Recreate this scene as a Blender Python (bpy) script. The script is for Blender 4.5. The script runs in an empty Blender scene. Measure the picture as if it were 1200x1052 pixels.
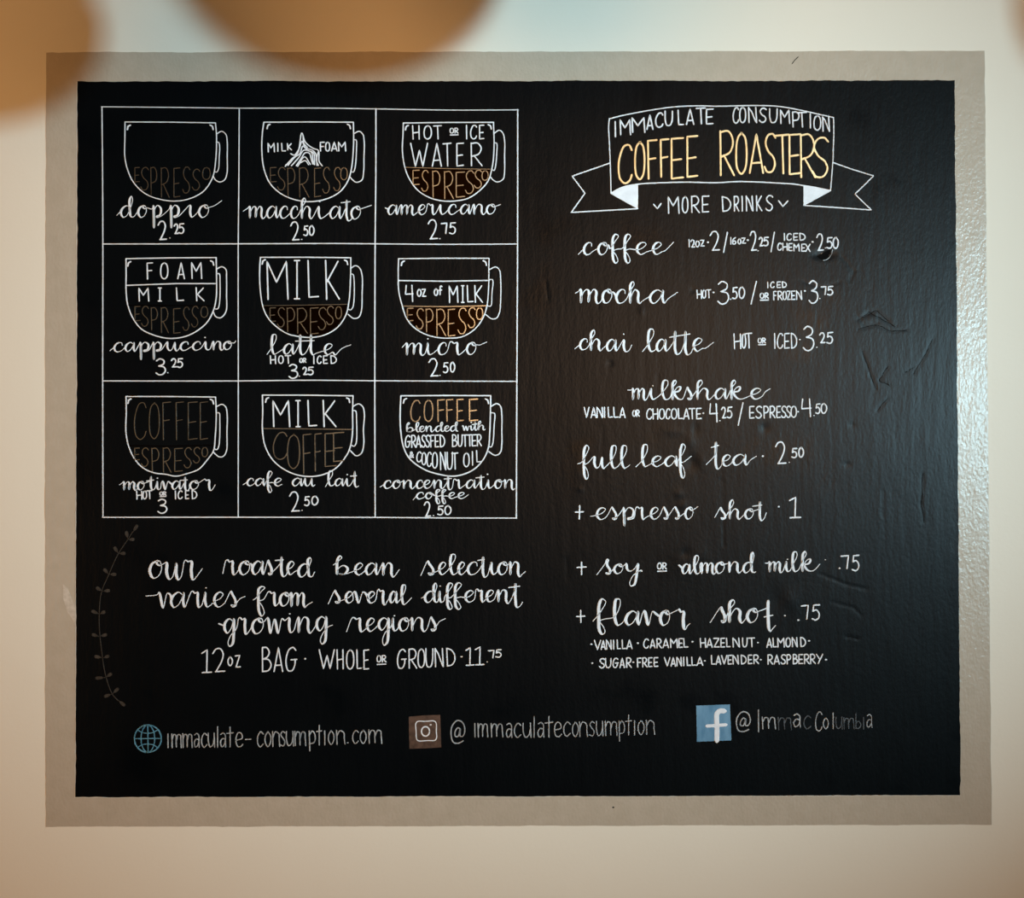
import bpy, math, random, re
from mathutils import Vector, noise

# ------------------------------------------------------------------ camera, light, exposure
SC = bpy.context.scene
S = 0.0015                 # metres of wall per photograph pixel
ZC = 1.75                  # height of the middle of the view above the floor
DIST = 2.0                 # camera to wall


def wall_pt(px, py, h=0.0):
    """a spot on the wall (photograph frame) lifted h metres off the wall; the wall is the plane y = 0, the room lies at y < 0"""
    return Vector(((px - 600.0) * S, -h, ZC + (526.0 - py) * S))


cam_data = bpy.data.cameras.new('camera')
cam = bpy.data.objects.new('camera', cam_data)
SC.collection.objects.link(cam)
cam.location = (0, -DIST, ZC)
cam.rotation_euler = (math.pi / 2, 0, 0)
cam_data.sensor_fit = 'HORIZONTAL'
cam_data.sensor_width = 36.0
cam_data.lens = 36.0 * DIST / (1200 * S)
cam_data.clip_start = 0.05
SC.camera = cam

SC.view_settings.view_transform = 'Standard'
SC.view_settings.look = 'None'
SC.view_settings.gamma = 1.0
SC.view_settings.use_curve_mapping = False
SC.view_settings.exposure = 0.0

world = bpy.data.worlds.new('room_dusk')
SC.world = world
world.use_nodes = True
bg = world.node_tree.nodes['Background']
bg.inputs['Color'].default_value = (1.0, 0.72, 0.45, 1)
bg.inputs['Strength'].default_value = 0.035


def area_light(name, loc, target, size, size_y, power, color, shape='RECTANGLE'):
    d = bpy.data.lights.new(name, 'AREA')
    d.shape = shape
    d.size, d.size_y = size, size_y
    d.energy = power
    d.color = color
    o = bpy.data.objects.new(name, d)
    SC.collection.objects.link(o)
    o.location = loc
    o.rotation_euler = (Vector(target) - Vector(loc)).to_track_quat('-Z', 'Y').to_euler()
    return o


# daylight through a far window on the right, and the warm lamp of the counter behind the viewer
KEY = Vector((3.35, -5.0, ZC + 0.32))
WARM = Vector((0.88, -3.5, ZC + 0.42))
key = area_light('window_daylight', KEY, (0.05, 0, ZC + 0.24), 0.27, 0.30, 10.7, (0.50, 0.82, 0.96))
key.data.spread = math.radians(28)

warm = area_light('counter_lamp', WARM, (-0.45, 0, ZC + 0.1), 1.3, 0.8, 10.6, (1.0, 0.50, 0.19))

warm.data.spread = math.radians(75)
area_light('side_fill', (-3.2, -3.0, ZC - 0.5), (0.3, 0, ZC + 0.25), 0.6, 0.4, 21.0, (1.0, 0.47, 0.16))  # added warm fill low at left for the wall, no lamp of the room

# ------------------------------------------------------------------ materials


def new_mat(name):
    m = bpy.data.materials.new(name)
    m.use_nodes = True
    return m, m.node_tree.nodes, m.node_tree.links, m.node_tree.nodes['Principled BSDF']


def paint(name, c1, c2, rough, scale=6.0, metallic=0.0, bumps=(), rough_var=0.0, spec=0.5, stretch=(1, 1, 1)):
    """two-tone noisy paint; bumps = [(noise scale, distance in metres, stretch)]"""
    m, N, L, b = new_mat(name)
    tc = N.new('ShaderNodeTexCoord')
    mp = N.new('ShaderNodeMapping')
    mp.inputs['Scale'].default_value = stretch
    L.new(tc.outputs['Object'], mp.inputs['Vector'])
    nz = N.new('ShaderNodeTexNoise')
    nz.inputs['Scale'].default_value = scale
    nz.inputs['Detail'].default_value = 5
    L.new(mp.outputs['Vector'], nz.inputs['Vector'])
    rp = N.new('ShaderNodeValToRGB')
    rp.color_ramp.elements[0].position = 0.3
    rp.color_ramp.elements[1].position = 0.7
    rp.color_ramp.elements[0].color = (*c1, 1)
    rp.color_ramp.elements[1].color = (*c2, 1)
    L.new(nz.outputs['Fac'], rp.inputs['Fac'])
    L.new(rp.outputs['Color'], b.inputs['Base Color'])
    b.inputs['Metallic'].default_value = metallic
    b.inputs['Roughness'].default_value = rough
    b.inputs['Specular IOR Level'].default_value = spec
    if rough_var:
        mr = N.new('ShaderNodeMapRange')
        mr.inputs['From Min'].default_value = 0.3
        mr.inputs['From Max'].default_value = 0.4
        mr.inputs['To Min'].default_value = rough - rough_var
        mr.inputs['To Max'].default_value = rough + rough_var
        L.new(nz.outputs['Fac'], mr.inputs['Value'])
        L.new(mr.outputs['Result'], b.inputs['Roughness'])
    prev = None
    for sc, dist, st in bumps:
        mb = N.new('ShaderNodeMapping')
        mb.inputs['Scale'].default_value = st
        L.new(tc.outputs['Object'], mb.inputs['Vector'])
        nb = N.new('ShaderNodeTexNoise')
        nb.inputs['Scale'].default_value = sc
        nb.inputs['Detail'].default_value = 3
        L.new(mb.outputs['Vector'], nb.inputs['Vector'])
        bp = N.new('ShaderNodeBump')
        bp.inputs['Strength'].default_value = 1.0
        bp.inputs['Distance'].default_value = dist
        L.new(nb.outputs['Fac'], bp.inputs['Height'])
        if prev:
            L.new(prev.outputs['Normal'], bp.inputs['Normal'])
        prev = bp
    if prev:
        L.new(prev.outputs['Normal'], b.inputs['Normal'])
    return m


M = {}
M['wall'] = paint('cream_wall_paint', (0.83, 0.79, 0.68), (0.86, 0.82, 0.715), 0.62, 1.6,
                  bumps=[(9, 0.0012, (1, 1, 1)), (160, 0.00018, (1, 1, 1))], spec=0.3)
M['border'] = paint('taupe_gloss_paint', (0.47, 0.41, 0.325), (0.51, 0.445, 0.36), 0.28, 40.0,
                    bumps=[(45, 0.0009, (1, 1, 0.3)), (210, 0.0007, (1, 1, 0.7))], spec=0.38)
M['black'] = paint('chalkboard_black_paint', (0.0008, 0.0020, 0.0030), (0.0016, 0.0030, 0.0040), 0.315, 7.0,
                   bumps=[(9, 0.0006, (1, 1, 0.6)), (70, 0.00045, (1, 1, 0.16)), (260, 0.00022, (1, 1, 0.5))], rough_var=0.035, spec=0.095)
M['white'] = paint('white_chalk_paint', (0.70, 0.73, 0.78), (0.84, 0.87, 0.92), 0.6, 60.0, spec=0.25)
M['thin'] = paint('thin_white_chalk', (0.25, 0.27, 0.29), (0.50, 0.52, 0.54), 0.6, 70.0, spec=0.25)
M['faint'] = paint('faint_rubbed_chalk', (0.035, 0.042, 0.05), (0.12, 0.135, 0.15), 0.6, 90.0, spec=0.25)
M['gold'] = paint('gold_metallic_paint', (0.66, 0.69, 0.64), (0.84, 0.88, 0.82), 0.222, 60.0, metallic=1.0, rough_var=0.03)
M['title'] = paint('cream_gold_paint', (0.80, 0.60, 0.31), (0.92, 0.74, 0.43), 0.34, 60.0, metallic=0.35, rough_var=0.03)
M['brown'] = paint('bronze_wash', (0.007, 0.0033, 0.001), (0.011, 0.005, 0.0016), 0.32, 40.0, metallic=1.0)
M['bronze'] = paint('bronze_metallic_paint', (0.055, 0.030, 0.020), (0.125, 0.072, 0.050), 0.5, 130.0, metallic=0.3)
M['vine'] = paint('dull_gold_vine', (0.018, 0.017, 0.015), (0.040, 0.037, 0.032), 0.5, 110.0)
M['blue'] = paint('blue_chalk_paint', (0.075, 0.20, 0.33), (0.16, 0.32, 0.47), 0.6, 75.0, spec=0.25, stretch=(1, 1, 0.3))
M['globe'] = paint('teal_blue_chalk', (0.06, 0.20, 0.30), (0.13, 0.32, 0.44), 0.6, 90.0, spec=0.25)
M['chip'] = paint('bare_chip', (0.50, 0.44, 0.36), (0.66, 0.60, 0.52), 0.3, 150.0)
M['edge'] = paint('pale_tape_line', (0.62, 0.60, 0.54), (0.72, 0.70, 0.63), 0.6, 40.0)
M['dark'] = paint('dark_hole', (0.004, 0.004, 0.004), (0.006, 0.006, 0.006), 0.9, 40.0, spec=0.0)
M['floor'] = paint('brown_floor_boards', (0.10, 0.055, 0.03), (0.17, 0.10, 0.055), 0.5, 5.0, stretch=(1, 8, 1))
M['ceiling'] = paint('ceiling_paint', (0.16, 0.13, 0.10), (0.19, 0.16, 0.12), 0.8, 4.0)
M['shade'] = paint('pendant_shade_paper', (0.55, 0.45, 0.32), (0.62, 0.52, 0.38), 0.8, 20.0)
m_, N_, L_, b_ = new_mat('lit_paper_shade')
M['shade'] = m_
b_.inputs['Base Color'].default_value = (0.6, 0.5, 0.36, 1)
b_.inputs['Emission Color'].default_value = (1.0, 0.47, 0.16, 1)
b_.inputs['Emission Strength'].default_value = 0.4
M['cord'] = paint('black_cord', (0.01, 0.01, 0.01), (0.02, 0.02, 0.02), 0.5, 20.0)

# ------------------------------------------------------------------ objects
COL = SC.collection


def link_mesh(name, verts, faces, mat, parent=None, label=None, smooth=False):
    me = bpy.data.meshes.new(name)
    me.from_pydata(verts, [], faces)
    me.update()
    if smooth:
        me.polygons.foreach_set('use_smooth', [True] * len(me.polygons))
    me.materials.append(mat)
    o = bpy.data.objects.new(name, me)
    COL.objects.link(o)
    if parent:
        o.parent = parent
    if label:
        o['label'] = label
    return o


def box(name, lo, hi, mat, kind='structure'):
    x0, y0, z0 = lo
    x1, y1, z1 = hi
    v = [(x0, y0, z0), (x1, y0, z0), (x1, y1, z0), (x0, y1, z0), (x0, y0, z1), (x1, y0, z1), (x1, y1, z1), (x0, y1, z1)]
    f = [(0, 3, 2, 1), (4, 5, 6, 7), (0, 1, 5, 4), (1, 2, 6, 5), (2, 3, 7, 6), (3, 0, 4, 7)]
    o = link_mesh(name, v, f, mat)
    o['kind'] = kind
    return o


wall = box('wall_back', (-3.5, 0.0, 0.0), (3.5, 0.15, 3.1), M['wall'])
wall['label'] = 'cream painted wall around the black menu board'
box('floor', (-3.5, -6.0, -0.12), (3.5, 0.15, 0.0), M['floor'])
box('ceiling', (-3.5, -6.0, 3.1), (3.5, 0.15, 3.2), M['ceiling'])

board = bpy.data.objects.new('menu_board', None)
COL.objects.link(board)
ROOT = wall_pt(606, 967)
board.location = ROOT + Vector((0, -0.0004, 0))     # a hair off the plaster
board['label'] = 'black chalkboard coffee menu with taupe painted border on the cream wall'
board['category'] = 'menu board'

# ---- panel relief: knots, dents and trowel ridges under the paint (metres)
DENTS = [(968, 298, 9, 5, -0.0030), (972, 291, 6, 3, 0.0016), (957, 299, 6, 4, -0.0014),
         (812, 657, 22, 20, 0.0012), (803, 648, 6, 6, -0.0012), (818, 662, 8, 7, -0.0010),
         (912, 704, 12, 14, -0.0012), (925, 703, 10, 12, 0.0014),
         (812, 542, 8, 9, -0.0022), (820, 541, 7, 9, 0.0012), (808, 517, 5, 9, 0.0013), (815, 503, 4, 8, -0.0012),
         (787, 505, 10, 5, 0.0009), (896, 502, 5, 5, -0.0016), (795, 578, 5, 5, 0.0010), (800, 592, 5, 5, 0.0009),
         (812, 340, 3, 3, -0.0010), (752, 365, 3, 6, 0.0011), (715, 426, 4, 3, -0.0013),
         (992, 544, 3, 3, -0.001), (998, 498, 3, 3, -0.001), (680, 573, 3, 3, 0.001)]
RIDGES = [[(1005, 386), (1025, 381), (1045, 388), (1062, 387)], [(1004, 376), (1018, 366), (1030, 372), (1048, 383)],
          [(1012, 372), (1026, 364), (1040, 376)],
          [(1092, 398), (1084, 415), (1070, 438)], [(1040, 467), (1034, 473), (1027, 482)],
          [(1010, 412), (1020, 440), (1026, 456)], [(1040, 430), (1030, 446), (1042, 452)],
          [(1081, 555), (1079, 590), (1082, 612)], [(1060, 436), (1070, 431)], [(1003, 368), (1012, 380), (1030, 378)],
          [(1034, 575), (1034, 605)], [(640, 330), (643, 352)], [(664, 655), (665, 678)],
          [(960, 672), (990, 684), (1015, 690)], [(975, 705), (1000, 712), (1010, 722)], [(990, 745), (1006, 748)],
          [(700, 345), (702, 362)], [(706, 500), (706, 560)], [(846, 560), (848, 640)], [(770, 440), (769, 480)],
          [(940, 330), (965, 338), (985, 330)], [(985, 300), (1000, 318), (995, 330)]]
_SEG = []
for r in RIDGES:
    for a, b in zip(r, r[1:]):
        _SEG.append((a, b))


def relief(px, py):
    h = 0.0
    for cx, cy, rx, ry, d in DENTS:
        q = ((px - cx) / rx) ** 2 + ((py - cy) / ry) ** 2
        if q < 6:
            h += 0.5 * d * math.exp(-q)
    for (ax, ay), (bx, by) in _SEG:
        if min(ax, bx) - 6 < px < max(ax, bx) + 6 and min(ay, by) - 6 < py < max(ay, by) + 6:
            vx, vy = bx - ax, by - ay
            t = max(0, min(1, ((px - ax) * vx + (py - ay) * vy) / (vx * vx + vy * vy)))
            q = (px - ax - t * vx) ** 2 + (py - ay - t * vy) ** 2
            h -= 0.0004 * math.exp(-q / 1.3)
    return max(-0.0014, min(0.002, h))


def bilerp(q, u, v):
    (ax, ay), (bx, by), (cx, cy), (dx, dy) = q     # TL TR BR BL
    x = (ax * (1 - u) + bx * u) * (1 - v) + (dx * (1 - u) + cx * u) * v
    y = (ay * (1 - u) + by * u) * (1 - v) + (dy * (1 - u) + cy * u) * v
    return x, y


def slab(name, quad, nu, nv, h, mat, seed, wob, fn=None, label=None, bow=(0, 0, 0, 0)):
    """a coat of paint: top surface with softly wobbling edges plus a thin rim back to the wall"""
    vs, fs = [], []
    for j in range(nv + 1):
        for i in range(nu + 1):
            u, v = i / nu, j / nv
            x, y = bilerp(quad, u, v)
            n = lambda a, k: (noise.noise((a * 0.02, seed + k, 0)) + 0.7 * noise.noise((a * 0.11, seed + k, 5.0))) * wob
            x += n(y, 1.7) * max(0, 1 - u * nu / 3) + n(y, 3.7) * max(0, 1 - (1 - u) * nu / 3)
            y += n(x, 5.7) * max(0, 1 - v * nv / 3) + n(x, 7.7) * max(0, 1 - (1 - v) * nv / 3)
            x += bow[0] * 4 * v * (1 - v) * (1 - u) + bow[1] * 4 * v * (1 - v) * u
            y += bow[2] * 4 * u * (1 - u) * (1 - v) + bow[3] * 4 * u * (1 - u) * v
            vs.append(wall_pt(x, y, h + (fn(x, y) if fn else 0)) - ROOT)
    W = nu + 1
    for j in range(nv):
        for i in range(nu):
            a = j * W + i
            fs.append((a, a + W, a + W + 1, a + 1))
    ring = [i for i in range(W)] + [j * W + nu for j in range(1, nv + 1)] + [nv * W + i for i in range(nu - 1, -1, -1)] + \
           [j * W for j in range(nv - 1, 0, -1)]
    base = len(vs)
    n = len(ring)
    for k in ring:
        vs.append(Vector(vs[k]))
    for k in ring:
        vs.append(Vector((vs[k].x, 0.0, vs[k].z)))
    for k in range(n):
        k2 = (k + 1) % n
        fs.append((base + k, base + k2, base + n + k2, base + n + k))
    return link_mesh(name, vs, fs, mat, board, label, smooth=True)


HB, HP = 0.0012, 0.0024                    # paint build-up of border and of the black field
PANEL = [(91.5, 96), (1118, 95), (1125, 931), (89.3, 933.5)]
OUTER = [(55, 61.5), (1153.3, 60), (1161.5, 965.8), (54, 968.5)]
slab('border', OUTER, 150, 130, HB, M['border'], 11.0, 0.8, None, 'taupe glossy painted border around the black field', (-1, 0, 0, 0))
panel = slab('panel', PANEL, 500, 410, HP, M['black'], 23.0, 1.0, relief, 'black glossy field carrying the chalk lettering')

# ------------------------------------------------------------------ brush strokes
RND = random.Random(5)


def catmull(pts, step=1.3):
    if len(pts) < 3:
        return dense(pts, step)
    P = [Vector(p) for p in pts]
    P = [P[0] * 2 - P[1]] + P + [P[-1] * 2 - P[-2]]
    out = []
    for i in range(1, len(P) - 2):
        p0, p1, p2, p3 = P[i - 1:i + 3]
        d1, d2, d3 = (max(1e-3, (b - a).length) ** 0.5 for a, b in ((p0, p1), (p1, p2), (p2, p3)))
        m1 = ((p1 - p0) / d1 - (p2 - p0) / (d1 + d2) + (p2 - p1) / d2) * d2
        m2 = ((p2 - p1) / d2 - (p3 - p1) / (d2 + d3) + (p3 - p2) / d3) * d2
        n = max(2, int((p2 - p1).length / step) + 1)
        for k in range(n):
            t = k / n
            out.append(p1 * (2 * t ** 3 - 3 * t ** 2 + 1) + m1 * (t ** 3 - 2 * t ** 2 + t) + p2 * (3 * t ** 2 - 2 * t ** 3) + m2 * (t ** 3 - t ** 2))
    out.append(P[-2])
    return out


def dense(pts, step=1.6):
    P = [Vector(p) for p in pts]
    out = []
    for a, b in zip(P, P[1:]):
        n = max(1, int((b - a).length / step))
        for k in range(n):
            out.append(a.lerp(b, k / n))
    out.append(P[-1])
    return out


class Strokes:
    """collects brush strokes (photograph frame) into one low relief mesh"""

    def __init__(self, h=0.0030, rise=0.0003):
        self.v, self.f, self.h, self.rise = [], [], h, rise
        self.xs = []

    def add(self, pts, w, thick=None, rough=0.10):
        """pts: dense list of Vectors; w: width; thick: width on the down strokes (pressure)"""
        n = len(pts)
        w *= 0.84
        thick = thick * 0.86 if thick else None
        if n < 2:
            return
        seed = RND.random() * 90
        ws, ts = [], []
        for i in range(n):
            t = pts[min(n - 1, i + 1)] - pts[max(0, i - 1)]
            if t.length < 1e-6:
                t = Vector((1, 0))
            ts.append(t.normalized())
        for i in range(n):
            ww = w
            if thick:
                a = sum(ts[k].y for k in range(max(0, i - 1), min(n, i + 2))) / (min(n, i + 2) - max(0, i - 1))
                ww = w + (thick - w) * max(0.0, a + 0.12) ** 1.2 / 1.14
            ws.append(ww * (1 + rough * noise.noise((i * 0.22, seed, 0))))
        if thick:
            ws = [sum(ws[max(0, i - 2):i + 3]) / len(ws[max(0, i - 2):i + 3]) for i in range(n)]
        rows = []
        r0, r1 = ws[0] / 2, ws[-1] / 2
        for k in (0.0, 0.5, 0.87):
            rows.append((pts[0] - ts[0] * r0 * (1 - k) * 0.9, ts[0], ws[0] * math.sqrt(max(0.05, k if k else 0.08))))
        for p, t, ww in zip(pts, ts, ws):
            rows.append((p, t, ww))
        for k in (0.87, 0.5, 0.0):
            rows.append((pts[-1] + ts[-1] * r1 * (1 - k) * 0.9, ts[-1], ws[-1] * math.sqrt(max(0.05, k if k else 0.08))))
        b = len(self.v)
        for p, t, ww in rows:
            nn = Vector((-t.y, t.x))
            hh = self.h + max(-0.0003, min(0.0008, relief(p.x, p.y)))
            for s, z in ((-0.5, -0.0006), (-0.36, self.rise), (0.36, self.rise), (0.5, -0.0006)):
                q = p + nn * (ww * s)
                self.v.append(wall_pt(q.x, q.y, hh + z) - ROOT)
        for i in range(len(rows) - 1):
            for k in range(3):
                a = b + i * 4 + k
                self.f.append((a, a + 1, a + 5, a + 4))
        self.rise += 0.000004

    def line(self, pts, w, **k):
        self.add(dense(pts), w, **k)

    def curve(self, pts, w, thick=None, **k):
        self.add(catmull(pts), w, thick, **k)

    def dot(self, x, y, r):
        self.add([Vector((x - 0.25 * r, y)), Vector((x + 0.25 * r, y))], 2 * r * 0.9)

    def poly(self, pts, z=0.0):
        """filled convex-ish outline (fan from its first point)"""
        b = len(self.v)
        P = dense(pts + pts[:1], 4)[:-1]
        cx = sum(p.x for p in P) / len(P)
        cy = sum(p.y for p in P) / len(P)
        self.v.append(wall_pt(cx, cy, self.h + z) - ROOT)
        for p in P:
            self.v.append(wall_pt(p.x, p.y, self.h + z) - ROOT)
        for p in P:
            self.v.append(wall_pt(p.x, p.y, self.h - 0.0006) - ROOT)
        n = len(P)
        for i in range(n):
            j = (i + 1) % n
            self.f.append((b, b + 1 + i, b + 1 + j))
            self.f.append((b + 1 + i, b + 1 + n + i, b + 1 + n + j, b + 1 + j))

    def build(self, name, mat, parent=None, label=None):
        if not self.v:
            return None
        o = link_mesh(name, self.v, self.f, M[mat], parent or board, label)
        return o


# ------------------------------------------------------------------ close-up frames: (x0, y0, magnification)
FR = {'A1': (110, 120, 6.189), 'A2': (270, 120, 6.189), 'A3': (430, 120, 6.189),
      'A4': (110, 280, 6.189), 'A5': (270, 280, 6.189), 'A6': (430, 280, 6.189),
      'A7': (110, 440, 6.011), 'A8': (270, 440, 6.011), 'A9': (430, 440, 6.011),
      'B1': (160, 640, 5.0), 'B2': (390, 640, 5.0),
      'C1': (660, 110, 6.316), 'C2': (840, 110, 6.316),
      'D1': (660, 260, 6.316), 'D2': (800, 260, 6.0),
      'E1': (660, 430, 5.537), 'E2': (820, 430, 5.537),
      'F1': (660, 630, 6.189), 'F2': (830, 630, 6.189),
      'G1': (140, 820, 3.75), 'G2': (460, 820, 3.636), 'G3': (790, 810, 4.615),
      'V': (90, 600, 4.38), 'P': (0, 0, 1.0)}


def X(fr, pts):
    x0, y0, m = FR[fr]
    if isinstance(pts, str):
        pts = [tuple(float(a) for a in p.split(',')) for p in pts.split()]
    return [Vector((x0 + p[0] / m, y0 + p[1] / m)) for p in pts]


# ------------------------------------------------------------------ capitals (unit box, y up; '~' = smooth)
CAPS = {
    'A': ['0,0 .5,1 1,0', '.15,.25 .86,.27'],
    'B': ['.05,0 .03,1', '~.03,1 .5,1 .8,.8 .55,.6 .1,.52', '~.1,.52 .7,.5 1,.28 .7,.05 .05,0'],
    'C': ['~1,.86 .8,.99 .45,.97 .12,.72 0,.42 .15,.1 .5,0 .85,.08 1,.22'],
    'D': ['.08,0 0,1', '~0,1 .55,.9 .95,.62 .95,.3 .6,.06 .08,0'],
    'E': ['1,1 .05,.98 .06,0 1,.03', '.06,.45 .85,.48'],
    'F': ['1,1 .05,.98 .12,0', '.08,.5 .85,.53'],
    'G': ['~.95,.88 .7,1 .35,.92 .08,.6 .05,.3 .25,.03 .6,.03 .85,.25 .9,.48', '.5,.48 1.05,.5'],
    'H': ['0,1 .08,0', '.95,1 1,0', '.05,.46 .98,.52'],
    'I': ['.45,1 .55,0'], 'J': ['~.8,1 .8,.3 .4,0 0,.2'],
    'K': ['0,1 .08,0', '.9,.98 .1,.45', '.15,.5 1,0'],
    'L': ['0,1 .1,.03 1,.05'],
    'M': ['.05,0 0,1 .45,.45 .92,1 1,0'],
    'N': ['.05,0 0,1', '0,.98 .35,.75 .9,.05', '.88,1 1,0'],
    'O': ['~.55,1 .2,.9 0,.5 .15,.1 .5,0 .85,.12 1,.5 .82,.9 .5,1'],
    'P': ['.05,1 .12,0', '~.05,.98 .6,1 .98,.8 .8,.5 .12,.42'],
    'R': ['.05,1 .08,0', '~.05,.98 .6,1 .92,.78 .7,.52 .12,.42', '.3,.45 1,0'],
    'S': ['~1,.9 .75,1 .35,.97 .1,.78 .35,.55 .8,.4 .95,.2 .65,.02 .25,.02 0,.15'],
    'T': ['0,.97 1,1', '.5,.98 .58,0'],
    'U': ['~0,1 .03,.35 .25,.02 .65,.03 .9,.3 .97,1'],
    'V': ['0,1 .5,0 1,1'], 'W': ['0,1 .28,0 .52,.7 .72,0 1,1'],
    'X': ['0,1 1,0', '1,1 0,0'], 'Y': ['0,1 .5,.5', '1,1 .3,0'],
    'Z': ['0,.98 .95,1 .05,.02 1,.03'],
    '0': ['~.55,1 .15,.85 0,.45 .2,.05 .55,0 .95,.3 .95,.7 .55,1'],
    '1': ['0,.85 .55,1 .5,.02', '.05,0 1,.02'], '|': ['.5,1 .5,0'],
    '2': ['~.0,.8 .25,.98 .6,1 .85,.8 .75,.5 .25,.02', '.22,.03 1,.05'],
    '3': ['~.05,.88 .4,1 .85,.88 .8,.68 .3,.55', '~.3,.55 .85,.48 1,.25 .7,.03 .3,.0 0,.12'],
    '4': ['.1,1 0,.45 1,.48', '.85,1 .95,0'],
    '5': ['1,1 .2,.97 .12,.58', '~.12,.58 .55,.66 .95,.45 .9,.15 .5,0 0,.08'],
    '6': ['~.8,1 .3,.75 .05,.35 .25,.02 .7,.03 .9,.3 .6,.5 .15,.35'],
    '7': ['0,.95 .95,1 .75,0'], '&': ['~.95,.5 .6,.05 .1,.05 .1,.4 .7,.75 .5,1 .2,.85 .35,.5 1,0'],
    '@': ['~.66,.62 .5,.68 .3,.5 .32,.3 .5,.3 .66,.62 .66,.3 .85,.32 .97,.6 .8,.92 .45,1 .1,.75 .03,.35 .2,.03 .55,0 .85,.1'],
    '+': ['0,.5 1,.52', '.52,1 .48,0'], '/': ['1,1 0,0'], '-': ['0,.5 1,.52'],
    '^': ['0,.9 .5,0 1,.9'],
    # small print letters
    'a': ['~.1,.9 .5,1 .85,.85 .88,.4 .95,0', '~.86,.55 .4,.6 .05,.35 .25,.02 .6,.1 .88,.4'],
    'c': ['~.95,.85 .55,1 .1,.7 .08,.25 .45,0 .95,.2'], 'o': ['~.5,1 .1,.7 .1,.25 .5,0 .9,.3 .9,.72 .5,1'],
    'e': ['~.05,.45 .9,.6 .75,.95 .35,.98 .05,.55 .25,.05 .65,0 1,.18'],
    'l': ['.5,1.45 .5,0'], 'i': ['.5,1 .55,0'], 't': ['.5,1.4 .5,.0', '0,.95 1,1'],
    'm': ['0,1 .05,0', '~.04,.6 .22,.95 .42,.9 .46,.5 .48,.05', '~.48,.5 .68,.95 .9,.9 .95,.5 1,0'],
    'n': ['0,1 .06,0', '~.05,.6 .4,.98 .85,.85 .92,.4 1,0'],
    'u': ['~0,1 .02,.4 .3,.02 .7,.15 .92,.6', '.92,1 1,0'],
    's': ['~.95,.9 .5,1 .1,.78 .5,.55 .92,.3 .6,.02 0,.1'],
    'p': ['0,1 .1,-.4', '~.03,.7 .5,1 .95,.7 .8,.2 .1,.1'], 'b': ['.05,1.5 .05,0', '~.05,.5 .5,.75 .95,.4 .6,.02 .05,.05'],
    'z': ['0,.95 .9,1 .1,.0 1,.03'], 'f': ['~1,1.3 .6,1.4 .45,1 .45,0', '.0,.7 .9,.75'],
    'q': ['.0,1 .95,1 .35,.5', '~.35,.52 .9,.4 .8,-.25 .2,-.3'],
}
CAPS['"'] = ['.5,1 .5,0', '.05,1 .95,1', '.05,0 .95,0']      # capital I with serifs

TOK = re.compile(r'^(.)(-?[\d.]+)_(-?[\d.]+)(?::(-?[\d.]+)_(-?[\d.]+))?$')


def caps(st, fr, spec, a, b, w, thick=None):
    """spec: letter + left_right (+ :top_bottom); a, b = (top, bottom) at the first and at the last letter"""
    toks = [TOK.match(t).groups() for t in spec.split()]
    x_first = float(toks[0][1])
    x_last = float(toks[-1][2])
    for ch, l, r, t, bt in toks:
        l, r = float(l), float(r)
        if t is None:
            k = ((l + r) / 2 - x_first) / max(1.0, x_last - x_first)
            top, bot = a[0] + (b[0] - a[0]) * k, a[1] + (b[1] - a[1]) * k
        else:
            top, bot = float(t), float(bt)
        for s in CAPS[ch]:
            smooth = s[0] == '~'
            pts = [tuple(float(q) for q in p.split(',')) for p in s.lstrip('~').split()]
            pts = [(l + (r - l) * x, bot + (top - bot) * y) for x, y in pts]
            P = X(fr, pts)
            st.add(catmull(P) if smooth else dense(P), w, thick)


def or_sign(st, fr, l, r, t, b, w, line=True):
    """the little OR with a rule below"""
    m = (l + r) / 2
    h = (b - t) * (0.72 if line else 1)
    caps(st, fr, f'O{l}_{m - 0.06 * (r - l)} R{m + 0.08 * (r - l)}_{r}', (t, t + h), (t, t + h), w)
    if line:
        st.line(X(fr, [(l + 2, b), (r, b - 2)]), w)


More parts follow.
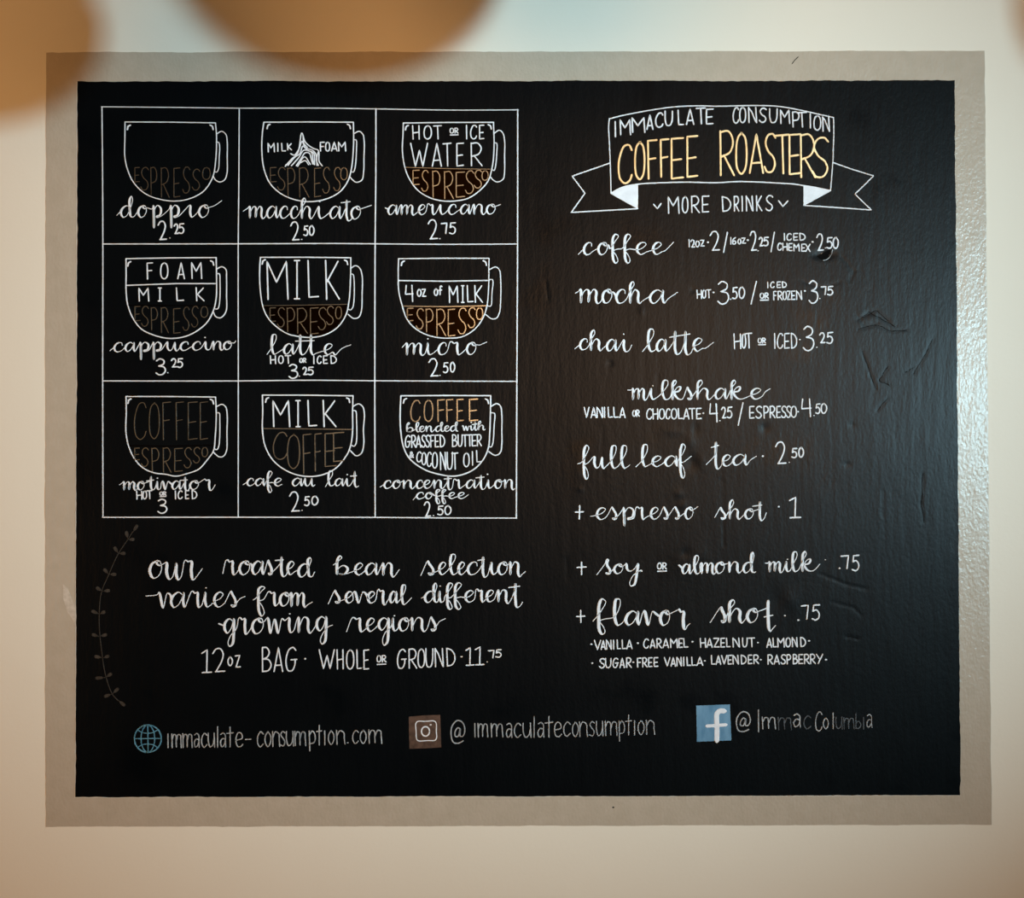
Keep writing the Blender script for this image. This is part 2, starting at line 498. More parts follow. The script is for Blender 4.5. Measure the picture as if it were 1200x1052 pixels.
# ------------------------------------------------------------------ brush script (x in letter widths; y 0 base, 1 x-height, 2 ascender, -1 descender)
SCRIPT = {
    'a': '.02,.55 | .85,.82 .55,1 .15,.75 .0,.35 .2,.02 .5,.15 .8,.6 .92,.98 .88,.4 1,.03',
    'b': '.15,1.2 .5,1.8 .36,2 .16,1.6 .12,.02 .2,.5 .65,.8 .98,.5 .7,.05 .3,.08 .6,.02',
    'c': '.02,.5 | .92,.7 .88,.93 .6,1 .2,.78 .02,.38 .25,.02 .6,.03 1,.25',
    'd': '.02,.55 | .8,.82 .5,1 .12,.75 .0,.35 .2,.0 .5,.15 .78,.7 1,1.7 .9,2 .75,1.7 .76,.6 .85,.08 1.05,.03',
    'e': '.1,.38 .6,.55 .92,.85 .6,1.0 .15,.75 .06,.3 .4,0 1,.22',
    'f': '.1,.5 .6,1.2 .85,1.8 .6,2 .38,1.6 .34,.5 .4,-.6 .6,-1 .8,-.75 .65,-.1 .42,.3 .75,.45',
    'g': '.05,.55 | .8,.85 .5,1 .1,.75 .05,.35 .3,.08 .65,.4 .86,1 .86,0 .76,-.8 .5,-1 .36,-.7 .6,-.1 1.1,.35',
    'h': '.1,.9 .45,1.7 .35,2 .14,1.7 .1,.8 .12,0 .2,.5 .55,1 .8,.8 .78,.25 .92,-.04 1.1,.12',
    'i': '.25,.98 .25,.4 .5,.02 .9,.12',
    'k': '.1,1.0 .45,1.75 .35,2 .14,1.7 .1,.9 .12,-.05 .2,.55 .6,1.15 .85,1.15 .7,.75 .28,.6 .6,.08 1,.02',
    'l': '.2,.6 .8,1.5 .75,1.95 .4,1.95 .22,1.3 .28,.4 .55,.0 1,.15',
    'm': '0,.85 .1,1 .12,.5 .12,0 .16,.5 .36,.96 .48,.9 .48,.05 .53,.5 .74,.98 .85,.85 .84,.2 .93,-.08 1.08,.1',
    'n': '0,.85 .1,1 .12,.5 .13,0 .22,.5 .52,1 .75,.88 .78,.2 .92,-.06 1.1,.12',
    'o': '.02,.55 | .65,1 .2,.82 .0,.4 .3,0 .72,.12 1,.55 .82,.98 .55,.9 .8,.72 1.1,.8',
    'p': '0,.7 .15,1 .2,.2 .22,-1 .24,-.3 .28,.6 .62,1 .98,.75 .88,.2 .5,.08 .55,.0 1.0,.1',
    'r': '.05,1.12 .2,1.12 .35,.92 .6,1.0 .6,.5 .72,-.02 1.0,.15',
    's': '.3,1.15 .4,.9 .8,.4 .75,.05 .45,-.02 .3,.12 .7,.12',
    't': '.4,1.2 .45,2 .42,1 .45,.3 .65,-.03 1,.12',
    'u': '.08,1 .08,.4 .28,.02 .5,.15 .75,.95 .76,.3 .9,-.02 1.1,.15',
    'v': '0,.85 .14,1 .48,0 .85,.95 1.1,.8',
    'w': '0,.9 .1,1 .28,0 .5,.9 .72,0 .95,.95 1.1,.82',
    'y': '.05,1 .1,.45 .35,.22 .7,.5 .95,1 .86,0 .65,-.9 .38,-1 .32,-.65 .7,-.05 1.2,.3',
    # variants
    'R': '.05,1.2 .18,1.25 .3,1.02 .62,1.08 .6,.45 .72,-.2 .85,-.2 1.05,.1',      # r whose leg dips under the line
    'N': '0,.85 .1,1 .12,.5 .13,0 .22,.5 .52,1 .75,.88 .78,.1 .92,-.26 1.1,.0',     # n whose leg dips
    'T': '.4,1.2 .45,2 .42,1 .45,.2 .55,-.5 .7,-.62 .92,-.45',                        # t that dips
    'S': '.25,1.2 .42,1.9 .6,1.8 .45,1.3 .5,.85 .8,.4 .75,.05 .45,-.02 .3,.12 .7,.12',
    'U': '.08,1.05 .1,.4 .28,.02 .5,.15 .66,.95 .72,.3 .82,-.1 .95,.1',
}


def script(st, fr, spec, a, b, asc, desc=None, entry=None, tail=None, w=1.15, thick=3.1, dots=(), crosses=(), brk=''):
    """spec: letter + left_right (+ :dy); a, b = (x-height line, base line) at the word's two ends; asc / desc = lengths beyond them"""
    toks = []
    for t in spec.split():
        m = re.match(r'^(.)(-?[\d.]+)_(-?[\d.]+)(?::(-?[\d.]+))?$', t)
        toks.append((m.group(1), float(m.group(2)), float(m.group(3)), float(m.group(4) or 0)))
    x0, x1 = toks[0][1], toks[-1][2]
    desc = desc if desc is not None else asc
    pts, runs = [], []
    if entry:
        pts.append(tuple(entry))
    for ch, l, r, dy in toks:
        k = ((l + r) / 2 - x0) / max(1.0, x1 - x0)
        top, base = a[0] + (b[0] - a[0]) * k + dy, a[1] + (b[1] - a[1]) * k + dy
        for p in SCRIPT[ch].split():
            if p == '|':
                if len(pts) > 1:
                    runs.append(pts)
                pts = []
                continue
            x, y = (float(q) for q in p.split(','))
            if y > 1:
                yy = top - (y - 1) * asc
            elif y < 0:
                yy = base - y * desc
            else:
                yy = base + (top - base) * y
            pts.append((l + (r - l) * x, yy))
    if tail:
        pts += list(tail)
    for run in runs + [pts]:
        st.add(catmull(X(fr, run)), w, thick, 0.06)
    for d in dots:
        st.dot(*X(fr, [d])[0], 1.1)
    for c in crosses:
        st.line(X(fr, c), w * 1.3)


# ------------------------------------------------------------------ the drinks grid
g = Strokes()
for pts, w in [([(120.2, 126), (120.8, 200), (121.2, 290), (121, 450), (121.4, 606)], 1.6),
               ([(280.8, 127.5), (280.3, 220), (279.6, 290), (279.7, 450), (279.6, 606)], 1.6),
               ([(440.7, 128), (440.6, 200), (439.8, 288), (439.4, 450), (439.8, 606)], 1.9),
               ([(606.6, 129), (606.4, 286), (605.6, 446), (605, 607)], 2.0),
               ([(119.8, 125.7), (200, 126.4), (281, 127.3), (380, 127.3), (441, 128.2), (530, 129.6), (607.2, 129.3)], 1.45),
               ([(121, 286.2), (280, 286.0), (390, 285.6), (441, 286.0), (520, 286.6), (606.5, 286.2)], 1.7),
               ([(121, 446.4), (280, 446.4), (360, 445.6), (441, 446.2), (606, 446.9)], 1.75),
               ([(121, 605.9), (280, 605.8), (440, 606), (520, 606.6), (605.5, 606.8)], 1.8)]:
    g.curve(X('P', pts), w)
g.build('drink_grid', 'white', None, 'white ruled lines of the three by three drinks grid')


def cup(fr, drink, body, handle, inner, glints, w=1.8, mat='white'):
    st = Strokes()
    tl, tr = body[0], body[-1]
    st.line(X(fr, [tl, ((tl[0] + tr[0]) / 2, (tl[1] + tr[1]) / 2 - 2), tr]), w)
    st.add(catmull(X(fr, body)), w)
    o = st.build('cup_drawing', mat, None, f'glass cup drawn above the word {drink}')
    h = Strokes()
    h.curve(X(fr, handle), w * 0.95)
    h.curve(X(fr, inner), w * 0.85)
    h.build('cup_handle', mat, o)
    for i, (x, y) in enumerate(glints):
        s = Strokes()
        d = 1 if i == 0 else -1
        s.curve(X(fr, [(x + 22 * d, y), (x + 7 * d, y + 8), (x, y + 32)]), 2.2)
        s.poly(X(fr, [(x + 20 * d, y), (x + 8 * d, y + 2), (x - 1 * d, y + 8), (x - 2 * d, y + 26), (x + 6 * d, y + 12)]))
        s.build('rim_glint', 'white', o)
    return o


def fill(fr, parent, pts, drink):
    s = Strokes(0.0026, 0.0)
    s.poly(X(fr, pts), 0.00005)
    s.build('coffee_fill', 'brown', parent, f'dark bronze wash of coffee in the {drink} cup')


def fill_line(fr, parent, pts, mat, w=1.5):
    s = Strokes()
    s.line(X(fr, pts), w)
    s.build('fill_line', mat, parent)


def write(fr, name, mat, parent, label, items):
    """items: ('c', spec, a, b, w) capitals | ('o', l, r, t, b, w[, line]) | ('d', x, y, r) dot | ('l', pts, w) line"""
    runs = [(name, label, [])]
    for it in items:
        if it[0] == '|':
            runs.append((it[1], it[2], []))
        else:
            runs[-1][2].append(it)
    for nm, lb, its in runs:
        s = Strokes()
        put(s, it_frame(its, fr), [q for q in its if q[0] != 'F'])
        o = s.build(nm, mat, parent, lb)
    return o


def it_frame(its, fr):
    """a run may name its own close-up frame with ('F', frame)"""
    for q in its:
        if q[0] == 'F':
            return q[1]
    return fr


def put(s, fr, items):
    for it in items:
        if it[0] == 'c':
            caps(s, fr, it[1], it[2], it[3], it[4])
        elif it[0] == 'o':
            or_sign(s, fr, *it[1:])
        elif it[0] == 'd':
            s.dot(*X(fr, [(it[1], it[2])])[0], it[3])
        elif it[0] == 'l':
            s.line(X(fr, it[1]), it[2])
        elif it[0] == 's':
            s.curve(X(fr, it[1]), it[2])


def name_of(fr, drink, spec, a, b, asc, mat='white', **k):
    s = Strokes()
    script(s, fr, spec, a, b, asc, **k)
    return s.build('drink_name', mat, None, f'brush script word {drink}')


def price(fr, what, items, mat='white'):
    return write(fr, 'price', mat, None, f'{what}', items)


W1, W2 = 1.75, 2.1
# doppio
c = cup('A1', 'doppio', [(230, 145), (229, 260), (228, 390), (245, 480), (290, 580), (370, 660), (470, 702), (590, 718), (700, 700),
                         (800, 645), (865, 545), (885, 440), (893, 260), (885, 152)],
        [(893, 232), (930, 213), (960, 235), (970, 290), (970, 400), (968, 520), (950, 565), (915, 580), (885, 565), (870, 540)],
        [(890, 292), (908, 293), (915, 320), (912, 400), (908, 480), (895, 508), (880, 505)], [(247, 168), (868, 168)], 1.6, 'white')
write('A1', 'gold_lettering', 'gold', c, None, [('c', 'E300_335:475_580 S345_400:475_640 P415_460:475_672 R490_550:478_690 E582_628:478_690 S648_700:472_662 S718_772:488_640 O792_848:475_562', (0, 1), (0, 1), 1.5)])
name_of('A1', 'doppio', 'd200_285 o325_385 p425_490 p550_618 i690_735 o765_835', (752, 836), (745, 836), 68, 'white', desc=78,
        entry=(170, 822), tail=[(880, 750), (930, 716)], thick=3.3, w=0.95)
price('A1', 'price under doppio', [('c', '2470_530:865_1000 2586_615:885_955 5620_655:882_952', (0, 1), (0, 1), 2.1), ('d', 555, 985, 0.9)])

# macchiato
c = cup('A2', 'macchiato', [(245, 147), (235, 220), (230, 340), (245, 480), (290, 590), (370, 665), (470, 708), (575, 722), (690, 705),
                            (790, 655), (850, 580), (878, 490), (895, 300), (893, 147)],
        [(900, 228), (935, 213), (962, 235), (972, 290), (970, 400), (968, 500), (955, 565), (915, 582), (888, 565), (870, 545)],
        [(900, 273), (913, 276), (916, 340), (905, 480), (893, 508), (880, 505)], [(268, 162), (872, 162)])
write('A2', 'white_lettering', 'white', c, None, [('c', 'M275_322:298_362 I342_350:300_358 L374_402:300_357 K416_446:302_347', (0, 1), (0, 1), 1.8),
      ('c', 'F652_682 O692_722 A735_775 M785_838', (292, 356), (290, 355), 1.9)])
s = Strokes()
for p in [[(400, 466), (440, 420), (490, 370), (520, 225), (545, 290), (600, 335), (640, 352), (645, 430), (668, 463)],
          [(440, 375), (465, 385), (500, 340), (522, 285), (545, 330), (600, 352), (622, 380), (630, 460)],
          [(420, 460), (470, 400), (505, 375), (528, 320), (560, 350), (605, 370), (612, 455)],
          [(445, 462), (500, 400), (535, 350), (590, 365), (600, 420), (606, 450)],
          [(480, 462), (515, 410), (545, 368), (575, 372), (590, 420), (600, 450)],
          [(490, 466), (540, 398), (582, 452)], [(510, 440), (545, 425), (570, 455)],
          [(530, 250), (535, 300), (560, 330)], [(640, 360), (625, 420), (640, 460)], [(405, 455), (430, 445), (455, 405)]]:
    s.curve(X('A2', p), 1.7)
s.build('foam_drawing', 'white', c, 'peak of milk foam drawn in white contour lines')
write('A2', 'gold_lettering', 'gold', c, None, [('c', 'E290_335:475_580 S345_400:475_640 P415_470:480_680 R500_572:478_690 E610_658:478_688 S672_722:475_662 S752_800:475_645 O802_850:475_565', (0, 1), (0, 1), 1.6)])
name_of('A2', 'macchiato', 'm130_245 a268_340 c362_420 c440_492 h512_592 i628_685 a725_800 t815_880:12 o878_945', (755, 840), (755, 848), 58,
        entry=(97, 790), tail=[(985, 762), (1025, 748)], dots=[(650, 722)], crosses=[[(805, 730), (870, 722)]])
price('A2', 'price under macchiato', [('c', '2440_500:870_1003 5535_563:898_968 0575_608:895_965', (0, 1), (0, 1), 2.1), ('d', 520, 995, 0.9)])

# americano
c = cup('A3', 'americano', [(265, 153), (262, 250), (258, 350), (275, 470), (310, 560), (370, 640), (460, 695), (560, 718), (660, 715),
                            (740, 695), (820, 640), (880, 570), (905, 490), (918, 400), (922, 300), (918, 148)],
        [(922, 228), (960, 205), (985, 225), (998, 280), (998, 400), (998, 500), (988, 558), (945, 580), (915, 565), (898, 545)],
        [(925, 297), (940, 298), (942, 360), (930, 480), (922, 497), (908, 490)], [(280, 170), (902, 165)])
write('A3', 'white_lettering', 'white', c, None, [('c', 'H332_380 O415_468 T485_540', (172, 270), (172, 268), 1.9), ('o', 603, 662, 190, 240, 1.7),
      ('c', 'I716_730 C752_795 E815_848', (170, 268), (168, 268), 1.9), ('c', 'W318_440 A475_540 T553_610 E650_700 R752_835', (300, 468), (298, 462), 2.0)])
fill('A3', c, [(290, 482), (900, 490), (885, 550), (850, 600), (800, 650), (740, 690), (660, 708), (560, 712), (460, 688), (380, 642), (320, 565)], 'americano')
fill_line('A3', c, [(280, 474), (600, 484), (908, 488)], 'gold', 0.9)
write('A3', 'gold_lettering', 'gold', c, None, [('c', 'E333_380:495_600 S398_445:497_648 P475_530:502_690 R560_628:505_700 E645_708:508_690 S715_775:500_665 S780_832:495_625 O835_880:498_568', (0, 1), (0, 1), 1.8)])
name_of('A3', 'americano', 'a155_220 m240_345 e375_425 r440_500 i520_570 c592_650 a680_745 n768_850 o868_930', (745, 818), (740, 812), 40,
        entry=(135, 768), tail=[(945, 752), (970, 742)], dots=[(530, 715)])
price('A3', 'price under americano', [('c', '2445_512:855_995 7540_582:878_952 5600_642:875_955', (0, 1), (0, 1), 2.1), ('d', 530, 990, 0.9)])

# cappuccino
c = cup('A4', 'cappuccino', [(237, 145), (238, 250), (238, 380), (250, 480), (290, 580), (350, 655), (450, 702), (550, 722), (650, 712),
                             (730, 680), (820, 610), (870, 520), (890, 430), (893, 300), (890, 137)],
        [(890, 222), (930, 203), (960, 222), (965, 280), (965, 400), (960, 530), (920, 573), (885, 562), (870, 530)],
        [(893, 255), (912, 253), (918, 310), (912, 480), (900, 508), (880, 508)], [(250, 166), (872, 160)])
fill_line('A4', c, [(237, 338), (600, 325), (890, 325)], 'white', 1.8)
fill_line('A4', c, [(250, 482), (860, 486)], 'brown', 1.2)
write('A4', 'white_lettering', 'white', c, None, [('c', 'F388_430 O488_540 A612_660 M712_785', (175, 292), (172, 288), 1.9),
      ('c', 'M330_402 "470_495 L602_655 K745_802', (358, 452), (355, 450), 1.9)])
write('A4', 'gold_lettering', 'gold', c, None, [('c', 'E300_340:490_595 S350_400:490_635 P418_465:500_660 R490_545:500_680 E580_630:505_685 S650_695:495_665 S712_760:490_640 O780_830:490_570', (0, 1), (0, 1), 1.5)])
name_of('A4', 'cappuccino', 'c150_215 a232_300 p330_400 p425_490 u530_610 c630_692 c720_780 i800_850 n862_935 o945_1000', (752, 820), (742, 802), 40, desc=62,
        entry=(122, 810), tail=[(1020, 755), (1032, 740)], dots=[(810, 715)])
price('A4', 'price under cappuccino', [('c', '3455_522:870_985 2566_602:870_930 5610_646:868_932', (0, 1), (0, 1), 2.1), ('d', 540, 970, 0.9)])

# latte
c = cup('A5', 'latte', [(220, 135), (214, 250), (220, 380), (240, 500), (280, 580), (340, 640), (420, 690), (500, 708), (590, 715),
                        (690, 695), (780, 640), (840, 550), (862, 450), (872, 300), (875, 138)],
        [(873, 215), (910, 195), (940, 215), (957, 270), (957, 400), (950, 530), (930, 570), (895, 577), (855, 548)],
        [(873, 255), (890, 258), (899, 310), (888, 500), (870, 516), (858, 510)], [(233, 152), (852, 155)])
write('A5', 'white_lettering', 'white', c, None, [('c', 'M268_420:165_438 "465_505:158_435 L565_640:158_432 K692_792:158_438', (0, 1), (0, 1), 2.2)])
fill('A5', c, [(250, 488), (845, 480), (830, 550), (775, 630), (690, 686), (590, 705), (500, 698), (425, 680), (345, 630), (290, 570)], 'latte')
fill_line('A5', c, [(243, 485), (500, 482), (848, 475)], 'gold', 1.0)
write('A5', 'gold_lettering', 'gold', c, None, [('c', 'E288_330:500_600 S345_395:500_640 P412_468:502_672 R485_562:505_685 E580_638:500_690 S640_695:500_660 S700_750:490_622 O765_808:490_580', (0, 1), (0, 1), 1.7)])
name_of('A5', 'latte', 'l290_345 a390_460 t480_545 t555_625 e682_745', (760, 836), (760, 840), 68, entry=(268, 838), tail=[(760, 842), (810, 795), (875, 768)],
        crosses=[[(475, 742), (610, 738)]], thick=3.4)
write('A5', 'serving_note', 'white', None, 'small capitals under the word latte', [('c', 'H292_330 O352_385 T400_440', (848, 905), (845, 902), 1.8), ('o', 505, 550, 866, 896, 1.7, False),
      ('c', 'I602_612 C632_660 E676_705 D730_770', (850, 905), (845, 903), 1.8)])
price('A5', 'price under latte', [('c', '3428_490:910_1010 2528_556:932_985 5564_602:930_985', (0, 1), (0, 1), 2.1), ('d', 502, 995, 0.9)])

# micro
c = cup('A6', 'micro', [(230, 145), (228, 250), (232, 380), (255, 480), (290, 580), (345, 645), (420, 690), (510, 715), (610, 720),
                        (690, 710), (770, 665), (830, 595), (865, 510), (880, 400), (885, 142)],
        [(885, 225), (935, 205), (962, 230), (970, 300), (970, 430), (962, 530), (940, 575), (905, 580), (862, 550)],
        [(885, 297), (910, 297), (906, 400), (898, 487), (875, 487)], [(250, 162), (866, 160)])
fill_line('A6', c, [(228, 303), (560, 308), (888, 302)], 'white', 1.9)
fill('A6', c, [(265, 498), (858, 492), (845, 550), (815, 595), (760, 658), (685, 700), (610, 711), (510, 706), (428, 682), (355, 638), (300, 578)], 'micro')
fill_line('A6', c, [(258, 488), (560, 492), (866, 486)], 'gold', 1.8)
write('A6', 'white_lettering', 'white', c, None, [('c', '4280_335:338_455 o365_395:365_418 z400_428:365_418 o488_515:362_412 f520_545:360_405', (0, 1), (0, 1), 2.0),
      ('c', 'M597_660 "685_705 L728_770 K782_838', (342, 462), (338, 460), 2.0)])
write('A6', 'gold_lettering', 'gold', c, None, [('c', 'E292_335:503_595 S360_410:507_655 P428_480:510_675 R504_572:512_702 E588_638:510_705 S662_720:503_690 S735_785:500_645 O795_840:500_585', (0, 1), (0, 1), 2.0)])
name_of('A6', 'micro', 'm275_410 i425_485 c518_580 r600_690 o725_790', (755, 842), (750, 838), 40, entry=(256, 788), tail=[(815, 770), (870, 748)], dots=[(443, 725)], thick=3.4)
price('A6', 'price under micro', [('c', '2450_517:870_998 5555_587:898_970 0606_637:893_965', (0, 1), (0, 1), 2.1), ('d', 530, 990, 0.9)])

# motivator
c = cup('A7', 'motivator', [(230, 148), (232, 250), (230, 400), (250, 500), (290, 585), (350, 650), (430, 685), (510, 695), (580, 708),
                            (660, 690), (740, 660), (800, 595), (845, 530), (858, 430), (865, 280), (860, 152)],
        [(865, 220), (905, 203), (932, 222), (942, 280), (940, 400), (937, 530), (915, 568), (885, 572), (845, 540)],
        [(868, 262), (886, 264), (890, 310), (882, 500), (868, 522), (852, 515)], [(244, 164), (846, 168)])
write('A7', 'gold_lettering', 'gold', c, None, [('c', 'C290_372:190_450 O395_465:192_445 F487_545 F580_635 E665_732 E750_805', (188, 455), (185, 450), 1.5),
      ('c', 'E290_325:510_595 S340_388:510_640 P410_462:512_672 R490_548:510_680 E570_628:512_675 S640_690:508_650 S705_750:506_615 O765_805:505_572', (0, 1), (0, 1), 1.6)])
fill_line('A7', c, [(252, 492), (500, 498), (852, 490)], 'brown', 1.2)
name_of('A7', 'motivator', 'm205_302 o312_358 t385_432 i440_475 v480_535 a555_612 t625_672:8 o680_740 R775_840', (747, 805), (738, 800), 36,
        entry=(186, 768), tail=[(858, 768)], dots=[(452, 722)], crosses=[[(375, 742), (425, 735)], [(612, 738), (662, 734)]], thick=3.2)
write('A7', 'serving_note', 'white', None, 'small capitals under the word motivator', [('c', 'H305_342 O350_375 T378_412', (815, 870), (808, 866), 1.8), ('o', 468, 512, 818, 852, 1.6),
      ('c', 'I572_584 C597_625 E648_672 D695_728', (812, 868), (808, 866), 1.8)])
price('A7', 'price under motivator', [('c', '3455_517:870_968', (0, 1), (0, 1), 2.1)])

# cafe au lait
c = cup('A8', 'cafe au lait', [(228, 138), (230, 250), (228, 380), (245, 490), (290, 580), (350, 640), (430, 685), (500, 705), (580, 710),
                               (660, 695), (740, 655), (800, 590), (840, 520), (860, 420), (862, 250), (865, 143)],
        [(865, 217), (905, 200), (935, 222), (945, 280), (938, 380), (941, 480), (925, 545), (890, 565), (845, 528)],
        [(868, 246), (884, 250), (890, 310), (886, 480), (872, 498), (852, 488)], [(250, 156), (842, 158)], 1.9)
write('A8', 'white_lettering', 'white', c, None, [('c', 'M302_420 "462_495 L548_610 K655_745', (178, 360), (175, 360), 2.2)])
fill_line('A8', c, [(236, 373), (500, 375), (864, 380)], 'gold', 1.7)
write('A8', 'gold_lettering', 'gold', c, None, [('c', 'C305_400:400_590 O405_490:415_655 F512_572:412_690 F595_642:408_672 E665_748:405_640 E725_800:400_605', (0, 1), (0, 1), 2.0)])
s = Strokes()
script(s, 'A8', 'c120_168 a180_240 f245_305 e312_365', (724, 775), (722, 778), 50, desc=46, entry=(93, 768))
script(s, 'A8', 'a440_505 u522_590', (722, 778), (722, 778), 40)
script(s, 'A8', 'l682_730 a740_795 i812_848 t855_905:4', (724, 776), (724, 780), 54, entry=(672, 782), dots=[(825, 697)], crosses=[[(848, 708), (890, 705)]])
s.build('drink_name', 'white', None, 'brush script words cafe au lait')
price('A8', 'price under cafe au lait', [('c', '2420_487:820_958 5525_557:852_915 0576_618:848_910', (0, 1), (0, 1), 2.1), ('d', 507, 948, 0.9)])

# concentration coffee
c = cup('A9', 'concentration coffee', [(240, 143), (235, 250), (238, 380), (255, 490), (290, 570), (340, 620), (420, 668), (510, 695),
                                       (600, 708), (680, 695), (760, 655), (820, 590), (855, 510), (865, 400), (870, 250), (872, 142)],
        [(875, 217), (915, 198), (940, 215), (950, 280), (950, 380), (950, 480), (940, 540), (905, 562), (858, 535)],
        [(878, 262), (898, 266), (896, 350), (886, 480), (875, 503), (860, 500)], [(258, 162), (856, 165)], 2.0)
write('A9', 'gold_lettering', 'gold', c, None, [('c', 'C310_375 O405_465 F497_545 F560_605 E634_678 E720_780', (175, 325), (165, 318), 2.3)])
s = Strokes()
script(s, 'A9', 'b278_325 l342_372 e372_405 n415_462 d485_535 e548_580 d590_638', (358, 398), (352, 392), 26, w=1.1, thick=2.6)
script(s, 'A9', 'w672_722 i728_748 t750_775 h782_828', (354, 388), (348, 382), 28, w=1.1, thick=2.6, dots=[(735, 330)], crosses=[[(742, 345), (775, 340)]])
put(s, 'A9', [('c', 'G270_305 R314_345 A348_380 S386_412 S416_442 F448_472 E480_506 D516_548', (422, 506), (418, 502), 1.9),
              ('c', 'B602_635 U642_672 T675_706 T708_738 E740_770 R776_806', (418, 500), (416, 494), 1.9),
              ('c', '&302_328:538_576 C352_382:538_608 O388_416:542_628 C424_453:540_640 O462_496:540_652 N518_556:540_662 U566_604:540_660 T598_640:545_658 O682_720:545_642 I735_752:535_630 L772_806:528_610', (0, 1), (0, 1), 1.9)])
s.build('white_lettering', 'white', c)
s = Strokes()
script(s, 'A9', 'c122_172 o185_235 n252_325 c350_395 e402_448 n468_535 t552_598:8 r612_670 a702_762 t780_832:6 i845_880 o902_948 N965_1035', (738, 794), (732, 794), 40,
       entry=(93, 785), dots=[(850, 695)], crosses=[[(545, 728), (595, 724)], [(768, 720), (825, 714)]], thick=3.3)
script(s, 'A9', 'c350_402 o415_458 f470_525 f515_565 e578_622 e642_690', (822, 868), (822, 866), 20, desc=36, entry=(326, 875), tail=[(715, 838)], thick=2.9)
s.build('drink_name', 'white', None, 'brush script words concentration coffee')
price('A9', 'price under concentration coffee', [('c', '2405_448:890_993 5500_536:918_980 0550_592:915_978', (0, 1), (0, 1), 2.1), ('d', 470, 985, 0.9)])

# ------------------------------------------------------------------ roasted bean note
s = Strokes()
script(s, 'B1', 'o80_150 u172_255:8 R282_350', (82, 185), (90, 188), 30, tail=[(388, 130)], w=1.3, thick=4.2)
script(s, 'B1', 'r525_590 o605_665 a680_745 s762_800 t828_880:10 e885_928 d950_1025:14', (84, 165), (88, 165), 36, entry=(508, 158), tail=[(1045, 150)],
       crosses=[[(815, 82), (862, 78)]], w=1.3, thick=3.8)
s.build('bean_note', 'white', None, 'top line of the roasted bean note, first two words')
s = Strokes()
script(s, 'B2', 'b18_90 e130_180 a195_260 N288_360', (98, 165), (96, 168), 42, entry=(5, 108), tail=[(390, 135)], w=1.3, thick=3.8)
script(s, 'B2', 's540_600 e622_665 l678_728 e735_775 c790_850 t860_905:14 i918_960 o970_1022 N1032_1100', (92, 165), (90, 165), 46, entry=(516, 170), tail=[(1130, 146)],
       crosses=[[(850, 82), (888, 76)]], w=1.3, thick=3.8)
s.build('bean_note', 'white', None, 'top line of the roasted bean note, last two words')
s = Strokes()
script(s, 'B1', 'v125_195 a205_285 r322_385 i392_440 e455_515 s540_592', (268, 360), (266, 352), 30, entry=(58, 290), tail=[(610, 305), (638, 292)], dots=[(410, 242)], w=1.3, thick=3.6)
script(s, 'B1', 'f690_765 r772_832 o842_895 m898_995', (268, 342), (270, 352), 34, desc=64, entry=(686, 312), tail=[(1032, 325)], w=1.3, thick=3.8)
s.build('bean_note', 'white', None, 'second line of the roasted bean note, first two words')
s = Strokes()
script(s, 'B2', 's0_48 e75_118 v120_188 e205_250 R262_315 a336_376 l396_434:8', (264, 330), (262, 332), 46, entry=(-25, 335), tail=[(462, 300)], w=1.3, thick=3.8)
script(s, 'B2', 'd540_610 i615_655 f650_712 f692_765 e775_828 r838_892 e900_945 N962_1030 T1045_1100:8', (262, 328), (252, 322), 46, desc=42, entry=(520, 302),
       tail=[(1112, 325)], dots=[(630, 232)], crosses=[[(1030, 240), (1095, 232)]], w=1.3, thick=3.8)
s.build('bean_note', 'white', None, 'second line of the roasted bean note, last two words')
s = Strokes()
script(s, 'B1', 'g515_580 r600_660 o680_745 w760_860 i885_925 n942_1025 g1055_1120', (424, 515), (410, 500), 30, desc=70, entry=(485, 452), tail=[(1150, 460)],
       dots=[(900, 394)], w=1.3, thick=3.8)
script(s, 'B2', 'r112_190 e200_248 g268_335 i342_382 o390_445 n455_542 s562_610', (420, 498), (415, 492), 20, desc=82, entry=(82, 498), tail=[(625, 440), (660, 422)],
       dots=[(362, 405)], w=1.3, thick=3.8)
s.build('bean_note', 'white', None, 'third line of the roasted bean note')
write('B1', 'bag_size', 'white', None, 'capitals giving the bag size below the bean note', [
    ('c', '1385_442:605_738 2450_520:598_736 o537_565:645_698 z582_610:637_706', (0, 1), (0, 1), 2.0),
    ('|', 'bag_size', 'capitals giving the word bag below the bean note'), ('c', 'B738_790 A808_858 G875_938', (592, 732), (590, 730), 2.0), ('d', 990, 657, 1.4),
    ('|', 'bean_option', 'capitals giving the whole bean option'), ('c', 'W1072_1160 H1176_1212 O1232_1274 L1292_1320 E1332_1362', (604, 714), (605, 718), 2.0),
    ('|', 'bean_option', 'small underlined capitals between the two bean options'), ('F', 'B2'), ('o', 260, 312, 638, 690, 1.8),
    ('|', 'bean_option', 'capitals giving the ground bean option'), ('F', 'B2'), ('c', 'G378_428 R445_492 O500_538 U546_588 N600_648 D668_716', (602, 716), (595, 698), 2.0), ('d', 755, 645, 1.4),
    ('|', 'price', 'price of a bag of beans'), ('F', 'B2'), ('c', '1780_826:592_695 1835_886:588_692 7912_946:608_650 5955_986:604_648', (0, 1), (0, 1), 2.0), ('d', 905, 675, 0.9)])

